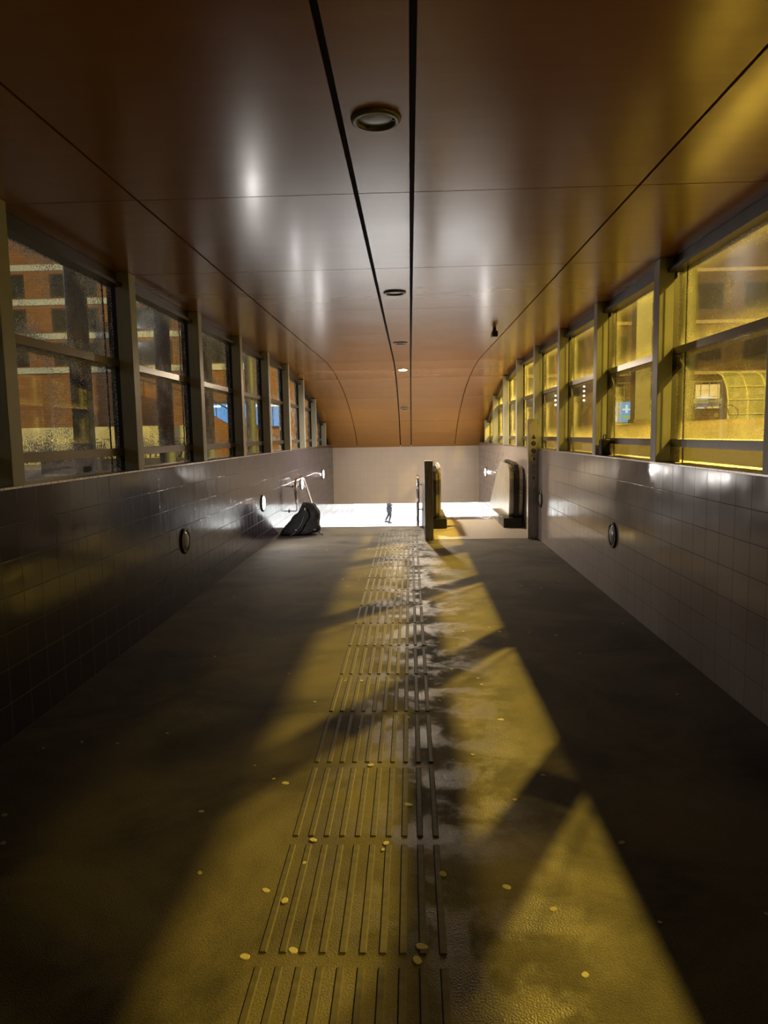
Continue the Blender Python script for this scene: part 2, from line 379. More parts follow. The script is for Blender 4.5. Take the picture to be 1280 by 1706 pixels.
# windows: rails, panes
for side, nm in ((-1, 'left'), (1, 'right')):
    wn = 0
    for i in range(-3, 10):
        wn += 1
        ya, yb = postY(i), min(postY(i + 1) - 0.13, YEND)
        if yb - ya < 0.3: continue
        root = bpy.data.objects.new('window_%d' % (wn + (20 if side > 0 else 0)), None); C.objects.link(root); root.empty_display_size = .1
        root.location = ((XL if side < 0 else XR), ya, HW)
        tag(root, 'glazed bay of the %s wall, number %d from the near end, with grey rails' % (nm, max(1, i + 1)), 'window', kind='structure')
        def L(px0, px1, *r):      # side-dependent x extents
            return (px0 - 0.0, px1) if side > 0 else (-px1, -px0)
        def add(name, m, x0, x1, prof):
            bm = NB(); prism(bm, [(u - ya, v - HW) for u, v in prof], x0, x1, 'x'); return obj(name, bm, m, root)
        def rect(y0, y1, z0, z1):
            """rectangle clipped under the ceiling curve"""
            top = []
            n = 6
            for k in range(n + 1):
                y = y0 + (y1 - y0) * k / n; top.append((y, min(z1, ceilz(y) - 0.10)))
            top = [(y, max(z, z0 + 0.001)) for y, z in top]
            if max(z for _, z in top) < z0 + 0.02: return None
            return [(y0, z0), (y1, z0)] + top[::-1]
        # rails
        r = L(0.116, 0.286)
        for nmr, za, zb in (('low_rail', 1.515, 1.575), ('middle_rail', 2.235, 2.29)):
            p = rect(ya, yb, za, zb)
            if p: add(nmr, M_rail, r[0], r[1], p)
        ys = [ya + (yb - ya) * k / 6 for k in range(7)]
        r = L(0.06, 0.18)
        add('head_rail', M_head, r[0], r[1], [(y, ceilz(y) - 0.115) for y in ys] + [(y, ceilz(y) - 0.085) for y in ys[::-1]])
        r2 = L(0.10, 0.18)
        add('head_channel', M_head, r2[0], r2[1], [(y, ceilz(y) - 0.085) for y in ys] + [(y, ceilz(y) - 0.002) for y in ys[::-1]])
        # panes, with a butt joint a hand's width before the next post
        yj = yb - 0.16
        gx = L(0.150, 0.158)
        for za, zb, low in ((HW + 0.012, 1.515, True), (1.575, 2.235, False), (2.29, HC - 0.10, False)):
            for y0, y1 in ((ya, yj - 0.006), (yj + 0.006, yb)):
                p = rect(y0, y1, za, zb)
                if p:
                    g = M_glassL if side < 0 else (M_glassLow if low else M_glassR)
                    add('pane', g, gx[0], gx[1], p)
        p = rect(yj - 0.006, yj + 0.006, HW + 0.012, HC - 0.10)
        if p: add('joint_seal', M_seal, gx[0], gx[1], p)

# ================================================================ tactile guide strip
ribx = [-0.497 + 0.0645 * k for k in range(10)]
bm = NB()
prism(bm, [(-0.013, 0.0), (0.013, 0.0), (0.009, 0.0048), (-0.009, 0.0048)], 0.0, 0.60, 'y')
rib0 = obj('rib', bm, M_rib)
block0 = thing('tactile_paving', 'x', 'tactile paving', (0, 1.425, 0), group='blocks of raised ribs along the walkway floor')
for k, x in enumerate(ribx):
    r = rib0 if k == 0 else rib0.copy()
    if k: C.objects.link(r)
    r.parent = block0; r.location = (x, 0, 0)
order = ['nearest block of ten raised floor ribs, cut off by the bottom of the view'] + \
        ['%s block of ten raised floor ribs counted from the bottom of the view' % s for s in
         ('second', 'third', 'fourth', 'fifth', 'sixth', 'seventh', 'eighth', 'ninth', 'tenth', 'eleventh', 'twelfth', 'thirteenth', 'fourteenth', 'fifteenth', 'sixteenth')]
block0['label'] = order[0]
for k in range(1, 16):
    dup(block0, (-0.0, 1.425 + 0.663 * k, 0), label=order[k])

# gum spots
def gum_mesh(r, seed):
    rnd = random.Random(seed); bm = NB(); n = 14
    ra = [r * (1 + 0.16 * math.sin(2 * t + seed) + rnd.uniform(-0.08, 0.08)) for t in [2 * PI * k / n for k in range(n)]]
    lo = [bm.verts.new((ra[k] * math.cos(2*PI*k/n), ra[k] * math.sin(2*PI*k/n), 0)) for k in range(n)]
    hi = [bm.verts.new((v.co.x * 0.85, v.co.y * 0.85, 0.002)) for v in lo]
    for k in range(n): bm.faces.new((lo[k], lo[(k+1) % n], hi[(k+1) % n], hi[k]))
    bm.faces.new(hi); bm.faces.new(lo[::-1]); return bm
GX = [(0.512,2.01),(0.475,2.31),(0.33,2.43),(0.45,3.05),(0.30,3.5),(0.015,2.12),(0.0,2.06),(-0.40,2.10),(-0.55,2.07),(-0.47,2.34),(-0.42,2.72),
      (0.10,2.50),(-0.12,2.70),(-0.03,3.0),(0.02,3.36),(-0.22,3.38),(0.62,3.28),(-0.55,2.4),(-0.62,3.2),(0.12,3.9),(0.50,3.95),(0.16,4.25),(-0.35,4.6)]
rg = random.Random(3)
first = None
for k in range(110):
    if k < len(GX): x, y = GX[k]; r = 0.011 + 0.007 * rg.random()
    else:
        y = 2.2 + 8.6 * rg.random() ** 1.2; x = rg.uniform(XL + 0.15, XR - 0.15); r = rg.uniform(0.006, 0.014)
    zz = 0.0
    if any(abs(x - q) < 0.014 + r for q in ribx) and x < 0.11: zz = 0.003
    if first is None:
        meshes = []
        for s in range(4):
            b_ = gum_mesh(1.0, s * 1.7); me = bpy.data.meshes.new('gum_spot'); b_.to_mesh(me); b_.free(); me.materials.append(M_gum); meshes.append(me)
        first = True
    o = bpy.data.objects.new('gum_spot', meshes[k % 4]); C.objects.link(o)
    o.location = (x, y, zz); o.scale = (r, r, 1.0); o.rotation_euler = (0, 0, rg.uniform(0, 6))
    tag(o, 'small pale flattened gum spot stuck on the dark floor', 'gum spot', 'gum spots on the floor')

# ================================================================ wall lamps and downlights
def wall_lamp(side, y, z, on, label):
    x = XL if side < 0 else XR
    t = thing('wall_lamp', label, 'lamp', (x, y, z), group='round wall lamps')
    T = Matrix.Rotation(PI/2 if side < 0 else -PI/2, 4, 'Y')
    bm = NB(); lathe(bm, [(0.100, 0.0), (0.128, 0.0), (0.130, 0.010), (0.122, 0.020), (0.104, 0.020), (0.100, 0.010)], 36, T)
    bm2 = NB(); lathe(bm2, [(0.101, 0.002), (0.100, 0.010), (0.07, 0.024), (0.035, 0.031), (0, 0.033), ], 32, T)
    # close ring profile
    obj('ring', bm, M_ringdark, t, smooth=False); obj('lens', bm2, M_lampon if on else M_lensoff, t, smooth=True)
    return t
wall_lamp(-1, 6.83, 0.64, False, 'unlit round lamp with dark ring on the near left tiled wall')
wall_lamp(-1, 10.56, 0.65, True, 'lit round lamp on the left wall, nearest of three, above the black bag shadow')
wall_lamp(-1, 14.40, 0.67, True, 'lit round lamp on the left wall behind the end of the steel handrail')
wall_lamp(-1, 17.95, 0.67, True, 'lit round lamp on the left wall closest to the cream end wall')
wall_lamp(1, 6.89, 0.64, False, 'unlit round lamp with thick grey ring on the near right tiled wall')
wall_lamp(1, 10.72, 0.64, False, 'unlit round lamp on the right wall just in front of the steel sign column')
wall_lamp(1, 14.50, 0.64, True, 'lit round lamp on the right wall hidden low behind the escalator balustrade')
wall_lamp(1, 18.50, 0.63, True, 'lit round lamp on the right wall beyond the escalator balustrade')

def downlight(y, on, label):
    z = ceilz(y); sl = math.atan2(ceilz(y + 0.1) - ceilz(y - 0.1), 0.2)
    t = thing('downlight', label, 'ceiling lamp', (-0.127, y, z), group='recessed ceiling lamps'); t.rotation_euler = (sl, 0, 0)
    bm = NB(); lathe(bm, [(0.080, 0.012), (0.080, -0.012), (0.086, -0.018), (0.104, -0.013), (0.108, 0.0), (0.100, 0.004)], 36)
    obj('rim', bm, M_ring, t, smooth=True)
    bm = NB(); lathe(bm, [(0.0795, -0.003), (0.05, -0.006), (0, -0.007)], 32)
    obj('lens', bm, M_downon if on else M_lensoff, t, smooth=True)
    bm = NB()
    for k in range(3):
        a = 2*PI*k/3 + 0.5
        box(bm, -0.006, 0.006, 0.070, 0.086, -0.012, -0.004)
        vs = bm.verts[-8:] if hasattr(bm.verts, '__getitem__') and not bm.verts.ensure_lookup_table() else []
        bmesh.ops.rotate(bm, cent=(0, 0, 0), matrix=Matrix.Rotation(a, 3, 'Z'), verts=vs)
    obj('clip', bm, M_ringdark, t)
downlight(3.15, False, 'unlit recessed ceiling lamp nearest to the viewer, between the two middle slots')
downlight(6.84, False, 'second unlit recessed ceiling lamp from the viewer')
downlight(10.54, False, 'third unlit recessed ceiling lamp from the viewer, just before the lit one')
downlight(14.22, True, 'the only lit recessed ceiling lamp, where the ceiling begins to curve down')
downlight(17.9, False, 'unlit recessed ceiling lamp farthest away, on the downward curve')

# small camera on the ceiling
t = thing('ceiling_camera', 'small black security camera hanging from the right half of the ceiling', 'camera', (1.09, 9.25, HC))
tb('mount', M_dkmetal, t, (-0.02, 0.02, -0.02, 0.02, -0.05, -0.001))
tb('housing', M_rubber, t, (-0.035, 0.035, -0.10, 0.07, -0.125, -0.05), bevel=0.008)

# ================================================================ landing plate and escalator
bm = NB(); box(bm, 0.36, XR - 0.002, 10.98, 13.84, -0.02, 0.004)
land = tag(obj('landing_plate', bm, M_land), 'pale metal landing plate in front of the escalator', 'landing plate')
bm = NB()
for k in range(14): box(bm, 0.64, 1.58, 13.5 + 0.022 * k, 13.51 + 0.022 * k, 0.004, 0.007)
obj('comb', bm, M_steel, land)

esc = thing('escalator', 'steel escalator going down on the right, with black handrails and tall rounded newels', 'escalator', (1.11, 13.84, 0))
def rel(bm): bmesh.ops.translate(bm, verts=bm.verts, vec=(-1.11, -13.84, 0)); return bm
TOP = [(12.36, 0.12), (12.28, 0.35), (12.235, 0.60), (12.225, 0.86), (12.26, 0.98), (12.36, 1.06), (12.52, 1.09), (13.45, 1.11), (13.62, 1.07), (13.80, 0.98), (16.0, -0.28), (20.0, -2.59)]
BOT = [(20.0, -3.45), (14.4, -0.22), (13.9, 0.004), (12.36, 0.004)]
for s in (1, -1):
    X = lambda v: v if s > 0 else 2.22 - v
    def pr(bm, prof, a, b): prism(bm, prof, min(X(a), X(b)), max(X(a), X(b)), 'x')
    bm = NB(); pr(bm, TOP + BOT, 1.70, 1.73)
    bal = obj('balustrade_panel', rel(bm), M_panel, esc)
    # handrail following the top edge
    off = []
    for i, (y, z) in enumerate(TOP):
        a = Vector(TOP[max(0, i-1)]); b_ = Vector(TOP[min(len(TOP)-1, i+1)]); d = (b_ - a).normalized(); n = Vector((-d.y, d.x)); off.append((y + n.x * 0.035, z + n.y * 0.035))
    bm = NB(); pr(bm, off + TOP[::-1], 1.785, 1.870)
    obj('handrail', rel(bm), M_rubber, esc, bevel=0.008)
    # outer casing in steel
    inn = [(y + (0.03 if y < 12.6 else 0), z - 0.015) for y, z in TOP]
    bm = NB(); pr(bm, inn + BOT, 1.731, 1.940)
    cas = obj('outer_casing', rel(bm), M_steel, esc, bevel=0.006)
    bm = NB()
    for zz in (0.62, 0.56): pr(bm, [(12.258, zz), (12.27, zz), (12.27, zz + 0.012), (12.258, zz + 0.012)], 1.875, 1.938)
    obj('trim_line', rel(bm), M_chrome, cas)
    bm = NB(); pr(bm, [(12.22, 0.004), (12.95, 0.004), (12.95, 0.16), (12.36, 0.20), (12.24, 0.17)], 1.60, 1.93)
    obj('newel_base', rel(bm), M_rubber, esc, bevel=0.01)
    bm = NB(); pr(bm, [(12.95, 0.004), (13.9, 0.004), (20.0, -3.45), (20.0, -3.25), (13.95, 0.16), (12.95, 0.16)], 1.60, 1.70)
    obj('skirt', rel(bm), M_steel, esc)
# steps
bm = NB(); prof = [(13.84, -0.02)]
for k in range(18):
    y = 13.84 + 0.02 + 0.346 * k + 0.3; z = -0.02 - 0.2 * k
    prof += [(y, z), (y, z - 0.2)]
prof += [(20.1, -4.0), (13.84, -0.5)]
prism(bm, prof, 0.625, 1.595, 'x')
obj('steps', rel(bm), M_dkmetal, esc)

# partition between stairs and escalator
bm = NB(); prism(bm, [(11.11, 0.001), (12.6, 0.001), (20, -4), (20, -3.2), (12.8, 0.82), (11.11, 0.86)], 0.215, 0.275, 'x')
tag(obj('stair_partition', bm, M_dkmetal), 'dark low partition panel between the stairs and the escalator', 'partition')

# columns
bm = NB(); box(bm, 0.212, 0.345, 10.92, 11.10, 0.0, 1.233)
tag(obj('steel_bollard_column', bm, M_steel, bevel=0.006), 'short plain grey steel column at the head of the stairs, left of the escalator', 'column')
t = thing('sign_column', 'tall steel column with warning pictograms beside the right tiled wall', 'sign column', (1.883, 10.985, 0))
tb('body', M_steel, t, (-0.079, 0.079, -0.065, 0.065, 0.0, 1.846), bevel=0.004)
M_picto = plain('pictogram_black', (0.02, 0.02, 0.02), 0.5); M_red = plain('red_sticker', (0.22, 0.05, 0.04), 0.5)
M_yel = plain('yellow_sticker', (0.70, 0.62, 0.16), 0.5); M_pale = plain('pale_sticker', (0.55, 0.56, 0.55), 0.5)
FY = -0.0665
def disc(r, z, x, m, name, hole=None):
    bm = NB(); T = Matrix.Translation((x, FY + 0.001, z)) @ Matrix.Rotation(PI/2, 4, 'X')
    lathe(bm, [(0, 0.0025), (r, 0.0025), (r, 0), (0, 0)], 24, T); o = obj(name, bm, m, t)
    return o
bm = NB(); prism(bm, [(-0.035, 1.545), (0.035, 1.545), (0.0, 1.615)], FY - 0.002, FY + 0.0015, 'y'); obj('warning_triangle', bm, M_picto, t)
d1 = disc(0.037, 1.475, -0.002, M_picto, 'round_pictogram'); d1['label'] = 'upper round black pictogram'
bm = NB(); tube(bm, [(-0.022, FY - 0.003, 1.453), (0.018, FY - 0.003, 1.497)], 0.002, 6); obj('slash', bm, M_red, d1)
d2 = disc(0.037, 1.363, -0.002, M_picto, 'round_pictogram'); d2['label'] = 'lower round black pictogram'
bm = NB(); tube(bm, [(-0.022, FY - 0.003, 1.341), (0.018, FY - 0.003, 1.385)], 0.002, 6); obj('slash', bm, M_red, d2)
tb('yellow_sticker', M_yel, t, (-0.062, -0.008, FY - 0.0015, FY + 0.001, 1.205, 1.275))
disc(0.016, 1.238, 0.008, M_picto, 'black_dot')
# ring-shaped and figure-shaped pictograms, as scratched black line drawings
bm = NB(); T = Matrix.Translation((-0.002, FY + 0.001, 1.135)) @ Matrix.Rotation(PI/2, 4, 'X'); lathe(bm, [(0.018, 0), (0.018, 0.002), (0.025, 0.002), (0.025, 0)], 20, T); obj('ring_pictogram', bm, M_picto, t)
bm = NB()
for a, b_ in (((-0.028, 1.03), (-0.002, 1.075)), ((-0.002, 1.075), (0.02, 1.05)), ((-0.01, 1.055), (0.012, 1.015)), ((-0.025, 1.0), (0.0, 1.03))):
    tube(bm, [(a[0], FY - 0.001, a[1]), (b_[0], FY - 0.001, b_[1])], 0.0026, 6)
obj('figure_pictogram', bm, M_dkmetal, t)
bm = NB(); prism(bm, [(-0.018, 0.945), (-0.004, 0.94), (-0.002, 0.928), (0.012, 0.925), (0.018, 0.95), (0.01, 0.962), (-0.014, 0.965)], FY - 0.001, FY + 0.001, 'y'); obj('small_pictogram', bm, M_picto, t)
tb('red_side_sticker', M_red, t, (-0.0805, -0.078, -0.03, 0.03, 1.70, 1.80)); tb('pale_side_sticker', M_pale, t, (-0.0805, -0.078, -0.03, 0.03, 1.60, 1.66))

# ================================================================ handrails of the stairs
def rounded(pts, r=0.06, n=5):
    P = [Vector(p) for p in pts]; out = [P[0]]
    for a, b_, c in zip(P, P[1:], P[2:]):
        u = (a - b_).normalized(); v = (c - b_).normalized(); rr = min(r, (a - b_).length * 0.45, (c - b_).length * 0.45)
        for k in range(n + 1):
            s = k / n; out.append((b_ + u * rr) * (1 - s) ** 2 + 2 * b_ * s * (1 - s) + (b_ + v * rr) * s * s)
    out.append(P[-1]); return out
def handrail(x, wallx, label):
    t = thing('stair_handrail', label, 'handrail', (x, 12.8, 0))
    s = 1 if wallx > x else -1; dw = wallx - x
    bm = NB(); tube(bm, rounded([(0, 0.05, 0.42), (0, -0.03, 0.62), (0, 0, 0.86), (0, 0.85, 0.86), (0, 1.25, 0.66), (0, 7.2, -2.85)], 0.14), 0.024, 12)
    obj('rail', bm, M_chrome, t, smooth=True)
    for y, z, drop in ((0.05, 0.42, 0.14), (0.55, 0.84, 0.14), (2.6, -0.15, 0.12), (5.0, -1.56, 0.12)):
        bm = NB(); tube(bm, rounded([(0, y, z), (0, y, z - drop), (dw * 0.98, y, z - drop)], 0.03), 0.008, 8); b_ = obj('bracket', bm, M_dkmetal, t, smooth=True)
        bm = NB(); T = Matrix.Translation((dw - s * 0.012, y, z - drop)) @ Matrix.Rotation(PI/2 * s, 4, 'Y'); lathe(bm, [(0, 0), (0.03, 0), (0.034, 0.012), (0, 0.012)], 16, T); obj('rosette', bm, M_dkmetal, b_)
    return t
handrail(-2.10, XL, 'polished steel stair handrail with looped end on the left wall above the black bag')
h = handrail(0.13, 0.215, 'polished steel stair handrail seen end-on beside the grey steel column')
bm = NB(); tube(bm, [(0, 0.05, -0.10), (0, 0.05, 0.45)], 0.016, 10); obj('support_post', bm, M_dkmetal, h)

# ================================================================ black bag
t = thing('duffel_bag', 'crumpled black bag slumped on the floor against the left wall', 'bag', (-1.87, 11.72, 0))
bm = NB(); bmesh.ops.create_icosphere(bm, subdivisions=5, radius=1.0)
from mathutils import noise as mn
PROF = [(-1.0, 0.04), (-0.86, 0.10), (-0.62, 0.20), (-0.38, 0.30), (-0.12, 0.36), (0.02, 0.44), (0.15, 0.53), (0.45, 0.54), (0.80, 0.53), (0.92, 0.47), (1.0, 0.36)]
def hx(x):
    for (a, za), (b_, zb) in zip(PROF, PROF[1:]):
        if x <= b_: return za + (zb - za) * max(0, x - a) / (b_ - a)
    return PROF[-1][1]
for v in bm.verts:
    x, y, z = v.co
    nn = (abs(x) ** 4 + abs(y) ** 4 + abs(z) ** 4) ** 0.25
    qx, qy, qz = x / nn, y / nn, z / nn
    h_ = hx(qx); zz = (0.5 + 0.5 * qz) * h_
    lean = 0.07 * (zz / 0.5)
    p = Vector((qx * 0.345 * (1 - 0.06 * (zz / 0.5)), qy * (0.23 - 0.15 * (zz / 0.5)) + lean, zz))
    d = mn.noise(p * 7) * 0.030 + abs(mn.noise(p * 15 + Vector((3, 1, 2)))) * -0.022 + mn.noise(p * 30) * 0.005
    nrm = Vector((x, y, z)).normalized(); p += nrm * d
    p.z = max(0.001, p.z); v.co = p
obj('body', bm, M_bag, t, smooth=True)
bm = NB(); tube(bm, rounded([(0.10, -0.12, 0.46), (0.12, -0.20, 0.36), (0.05, -0.25, 0.18), (-0.06, -0.26, 0.05), (-0.14, -0.29, 0.012)], 0.1), 0.011, 8); obj('strap', bm, M_rubber, t, smooth=True)
bm = NB(); tube(bm, rounded([(0.30, -0.05, 0.10), (0.34, -0.12, 0.03), (0.40, -0.16, 0.012)], 0.05), 0.010, 8); o = obj('strap', bm, M_rubber, t, smooth=True)
for p in ((-0.03, -0.262, 0.115), (0.27, -0.17, 0.105), (-0.30, -0.10, 0.05)):
    bm = NB(); bmesh.ops.create_icosphere(bm, subdivisions=2, radius=0.012); bmesh.ops.scale(bm, verts=bm.verts, vec=(1.4, 0.8, 0.8)); bmesh.ops.translate(bm, verts=bm.verts, vec=p); obj('buckle', bm, M_buckle, t, smooth=True)

# small black pouch left on the sill of the right wall
t = thing('small_black_pouch', 'small black pouch with loop handle on the right sill beside a window post', 'pouch', (2.02, postY(3) - 0.28, HW + 0.012))
tb('body', M_bag, t, (-0.045, 0.045, -0.07, 0.07, 0.0, 0.17), bevel=0.02)
bm = NB(); tube(bm, rounded([(0, -0.05, 0.165), (0, -0.04, 0.215), (0, 0.04, 0.215), (0, 0.05, 0.165)], 0.03), 0.006, 6); obj('handle', bm, M_rubber, t, smooth=True)

# ================================================================ hall downstairs
bm = NB(); box(bm, -14, 16, 18.2, 50, -3.8, -3.6); struct('floor_lower', bm, M_hallfloor, 'bright pale floor of the hall downstairs', 'floor')
bm = NB(); box(bm, -14, 16, 49, 49.2, -3.6, -0.34); struct('wall_hall', bm, M_white, 'bright white far wall of the hall downstairs', 'wall')
bm = NB(); box(bm, -14, 16, YEND + 0.3, 50, -0.34, -0.1); struct('ceiling_lower', bm, M_white, 'white ceiling slab of the hall downstairs', 'ceiling')
bm = NB(); box(bm, -14, -13.8, 20, 49, -3.6, -0.34); struct('wall_hall_left', bm, M_white, 'white side wall of the lower hall on the left', 'wall')
bm = NB(); box(bm, 15.8, 16, 20, 49, -3.6, -0.34); struct('wall_hall_right', bm, M_white, 'white side wall of the lower hall on the right', 'wall')
M_green = plain('pale_green_glass_edge', (0.55, 0.80, 0.76), 0.3)
for nme, x, lab in (('glass_screen', -3.55, 'pale green-edged glass screen downstairs at the left of the opening'), ('glass_screen', 4.55, 'pale green-edged glass screen downstairs right of the ticket machine')):
    t = thing(nme, lab, 'glass screen', (x, 44.0, -3.6))
    tb('frame', M_green, t, (-0.9, -0.8, -0.03, 0.03, 0, 3.0), (0.8, 0.9, -0.03, 0.03, 0, 3.0), (-0.8, 0.8, -0.03, 0.03, 2.9, 3.0))
    tb('pane', plain('screen_glass', (0.80, 0.90, 0.90), 0.2), t, (-0.8, 0.8, -0.008, 0.008, 0, 2.9))
t = thing('ticket_machine', 'white box-shaped machine with grey outline standing in the hall downstairs', 'machine', (2.72, 42.0, -3.6))
tb('cabinet', M_white, t, (-0.26, 0.26, -0.2, 0.2, 0, 1.72), bevel=0.02)
tb('outline', plain('grey_outline', (0.16, 0.18, 0.20), 0.5), t, (-0.29, -0.25, -0.22, -0.19, 0, 1.72), (0.25, 0.29, -0.22, -0.19, 0, 1.72), (-0.29, 0.29, -0.22, -0.19, 1.70, 1.75))
tb('slot', M_picto, t, (-0.15, 0.15, -0.215, -0.195, 1.50, 1.55))

# ---- person walking downstairs
def add_skin_layer(me):
    bm = bmesh.new(); bm.from_mesh(me); bm.verts.layers.skin.verify(); bm.to_mesh(me); bm.free()
def skin(name, verts, edges, radii, m, parent, sub=2, root=0):
    me = bpy.data.meshes.new(name); me.from_pydata(verts, edges, []); add_skin_layer(me); me.materials.append(m)
    o = bpy.data.objects.new(name, me); C.objects.link(o); o.parent = parent
    md = o.modifiers.new('skin', 'SKIN'); md.use_smooth_shade = True
    for k, v in enumerate(me.skin_vertices[0].data): v.radius = (radii[k], radii[k] * 0.9); v.use_root = (k == root)
    s = o.modifiers.new('sub', 'SUBSURF'); s.levels = sub; s.render_levels = sub
    return o
t = thing('person', 'person in a dark coat and trousers walking in the bright hall downstairs, arms bent', 'person', (-1.30, 41.6, -3.6), 1.75)
M_skin = plain('skin', (0.50, 0.33, 0.25), 0.6); M_coat = plain('dark_coat', (0.012, 0.014, 0.022), 0.9); M_trs = plain('dark_trousers', (0.008, 0.008, 0.012), 0.9); M_hair = plain('dark_hair', (0.02, 0.015, 0.012), 0.7)
V = [(0,0,0.93),(0,0.0,1.10),(0,0.01,1.30),(0,0.01,1.42),(0,0,1.50),(0,-0.01,1.60),(0,-0.01,1.69),   # pelvis..head
     (-0.09,0,0.88),(-0.10,-0.07,0.50),(-0.10,0.04,0.10),(-0.10,-0.10,0.04),
     (0.09,0,0.88),(0.10,0.03,0.50),(0.10,0.22,0.16),(0.10,0.13,0.05),
     (-0.18,0.01,1.38),(-0.23,0.02,1.12),(-0.12,-0.18,1.10),(-0.06,-0.24,1.12),
     (0.18,0.01,1.38),(0.25,0.04,1.12),(0.14,-0.16,1.08),(0.07,-0.23,1.10)]
E_ = [(0,1),(1,2),(2,3),(3,4),(4,5),(5,6),(0,7),(7,8),(8,9),(9,10),(0,11),(11,12),(12,13),(13,14),(3,15),(15,16),(16,17),(17,18),(3,19),(19,20),(20,21),(21,22)]
Rr = [0.13,0.125,0.14,0.10,0.05,0.085,0.085, 0.085,0.06,0.03,0.018, 0.085,0.06,0.03,0.018, 0.06,0.045,0.035,0.03, 0.06,0.045,0.035,0.03]
skin('body', V, E_, Rr, M_skin, t)
skin('coat', [(0,0,0.58)] + [(x,y,z) for x,y,z in V[1:4]] + V[15:18] + V[19:22], [(0,1),(1,2),(2,3),(3,4),(4,5),(5,6),(3,7),(7,8),(8,9)], [0.21,0.165,0.17,0.11,0.075,0.06,0.052,0.075,0.06,0.052], M_coat, t, root=1)
skin('trousers', [V[0]] + V[7:10] + V[11:14], [(0,1),(1,2),(2,3),(0,4),(4,5),(5,6)], [0.145,0.10,0.075,0.055,0.10,0.075,0.055], M_trs, t)
for dx, (bx, by, bz) in (((-1), V[9]), (1, V[13])):
    bm = NB(); bmesh.ops.create_icosphere(bm, subdivisions=2, radius=1); bmesh.ops.scale(bm, verts=bm.verts, vec=(0.055, 0.15, 0.065)); bmesh.ops.translate(bm, verts=bm.verts, vec=(bx, by - 0.05, max(0.06, bz - 0.05))); obj('shoe', bm, M_rubber, t, smooth=True)
bm = NB(); bmesh.ops.create_icosphere(bm, subdivisions=3, radius=1); bmesh.ops.scale(bm, verts=bm.verts, vec=(0.098, 0.108, 0.10)); bmesh.ops.translate(bm, verts=bm.verts, vec=(0, 0.02, 1.69)); obj('hair', bm, M_hair, t, smooth=True)

# ================================================================ outside, left
GL = 0.60
M_pave = plain('grey_paving', (0.16, 0.15, 0.14), 0.6, 0, 0.25, 2)
M_pave_r = plain('asphalt_paving', (0.036, 0.031, 0.026), 0.95, 0, 0.2, 1.5, 0.2, 30)
bm = NB(); box(bm, -60, XL - 0.31, YB - 10, 60, GL - 0.3, GL); tag(obj('pavement_left', bm, M_pave), 'grey paved street level outside the left windows', 'ground', kind='structure')
# brick building facing the viewer
M_brick = brick_mat('brown_brick', (0.20, 0.095, 0.055), (0.15, 0.072, 0.042), (0.09, 0.065, 0.05))
M_band = plain('pale_fascia', (0.34, 0.40, 0.55), 0.6)
M_win = plain('dark_window', (0.02, 0.025, 0.035), 0.1)
b1 = thing('brick_building', 'brown brick building with pale horizontal bands seen through the left windows', 'building', (-16, 34, GL))
tb('facade', M_brick, b1, (-18, 14.5, 0, 8, 0, 13))
for z in (4.25, 5.85, 7.45, 9.05): tb('fascia_band', M_band, b1, (-18, 8.6, -0.12, 0, z, z + 0.28))
for z in (4.6, 6.2, 7.8):
    for x in (-15, -11.5, -8, -4.5, -1, 2.5, 6):
        f = tb('window', M_dkmetal, b1, (x, x + 2.2, -0.05, 0.0, z, z + 1.1)); tb('pane', M_win, f, (x + 0.08, x + 2.12, -0.06, -0.05, z + 0.08, z + 1.02))
# lit shop window
M_blue = emit('lit_blue_window', (0.10, 0.42, 0.90), 1.1, (0.05,0.05,0.05)); M_tubew = emit('shop_tube_light', (0.45, 0.85, 1.0), 1.6)
s1 = thing('lit_shop_window', 'bright light-blue lit shop window under the brick building on the left', 'shop window', (-7.9, 33.85, GL + 1.55))
tb('frame', M_dkmetal, s1, (-2.1, 2.1, -0.02, 0.12, -0.06, 0), (-2.1, 2.1, -0.02, 0.12, 1.1, 1.16), (-2.1, -2.04, -0.02, 0.12, 0, 1.1), (2.04, 2.1, -0.02, 0.12, 0, 1.1))
tb('lit_panel', M_blue, s1, (-2.04, 2.04, 0.02, 0.10, 0, 1.1))
for k in range(4): tb('tube_light', M_tubew, s1, (-1.85 + k * 0.98, -1.15 + k * 0.98, -0.03, 0.01, 0.93, 1.02))
for k in range(5): tb('mullion', M_dkmetal, s1, (-1.38 + k * 0.68, -1.35 + k * 0.68, -0.02, 0.02, 0, 1.1))
# outside stair flank in front of the shop window
bm = NB(); prism(bm, [(-12.2, GL), (-12.2, 3.6), (-9.1, 2.75), (-5.6, GL + 0.1), (-5.6, GL)], 31.6, 32.2, 'y')
tag(obj('stair_flank', bm, M_brick), 'dark sloping side of an outdoor stair in front of the blue shop window', 'stairs')
bm = NB(); tube(bm, [(-12.2, 31.9, 4.3), (-9.1, 31.9, 3.45), (-5.6, 31.9, 1.4)], 0.03, 6)
for x, z0, z1 in ((-12, 3.5, 4.25), (-10.6, 3.1, 3.86), (-9.1, 2.7, 3.45), (-7.4, 1.6, 2.46), (-5.8, 0.75, 1.52)): tube(bm, [(x, 31.9, z0), (x, 31.9, z1)], 0.02, 6)
tag(obj('stair_railing', bm, M_dkmetal), 'thin sloping railing on the outdoor stair in front of the blue shop window', 'railing')
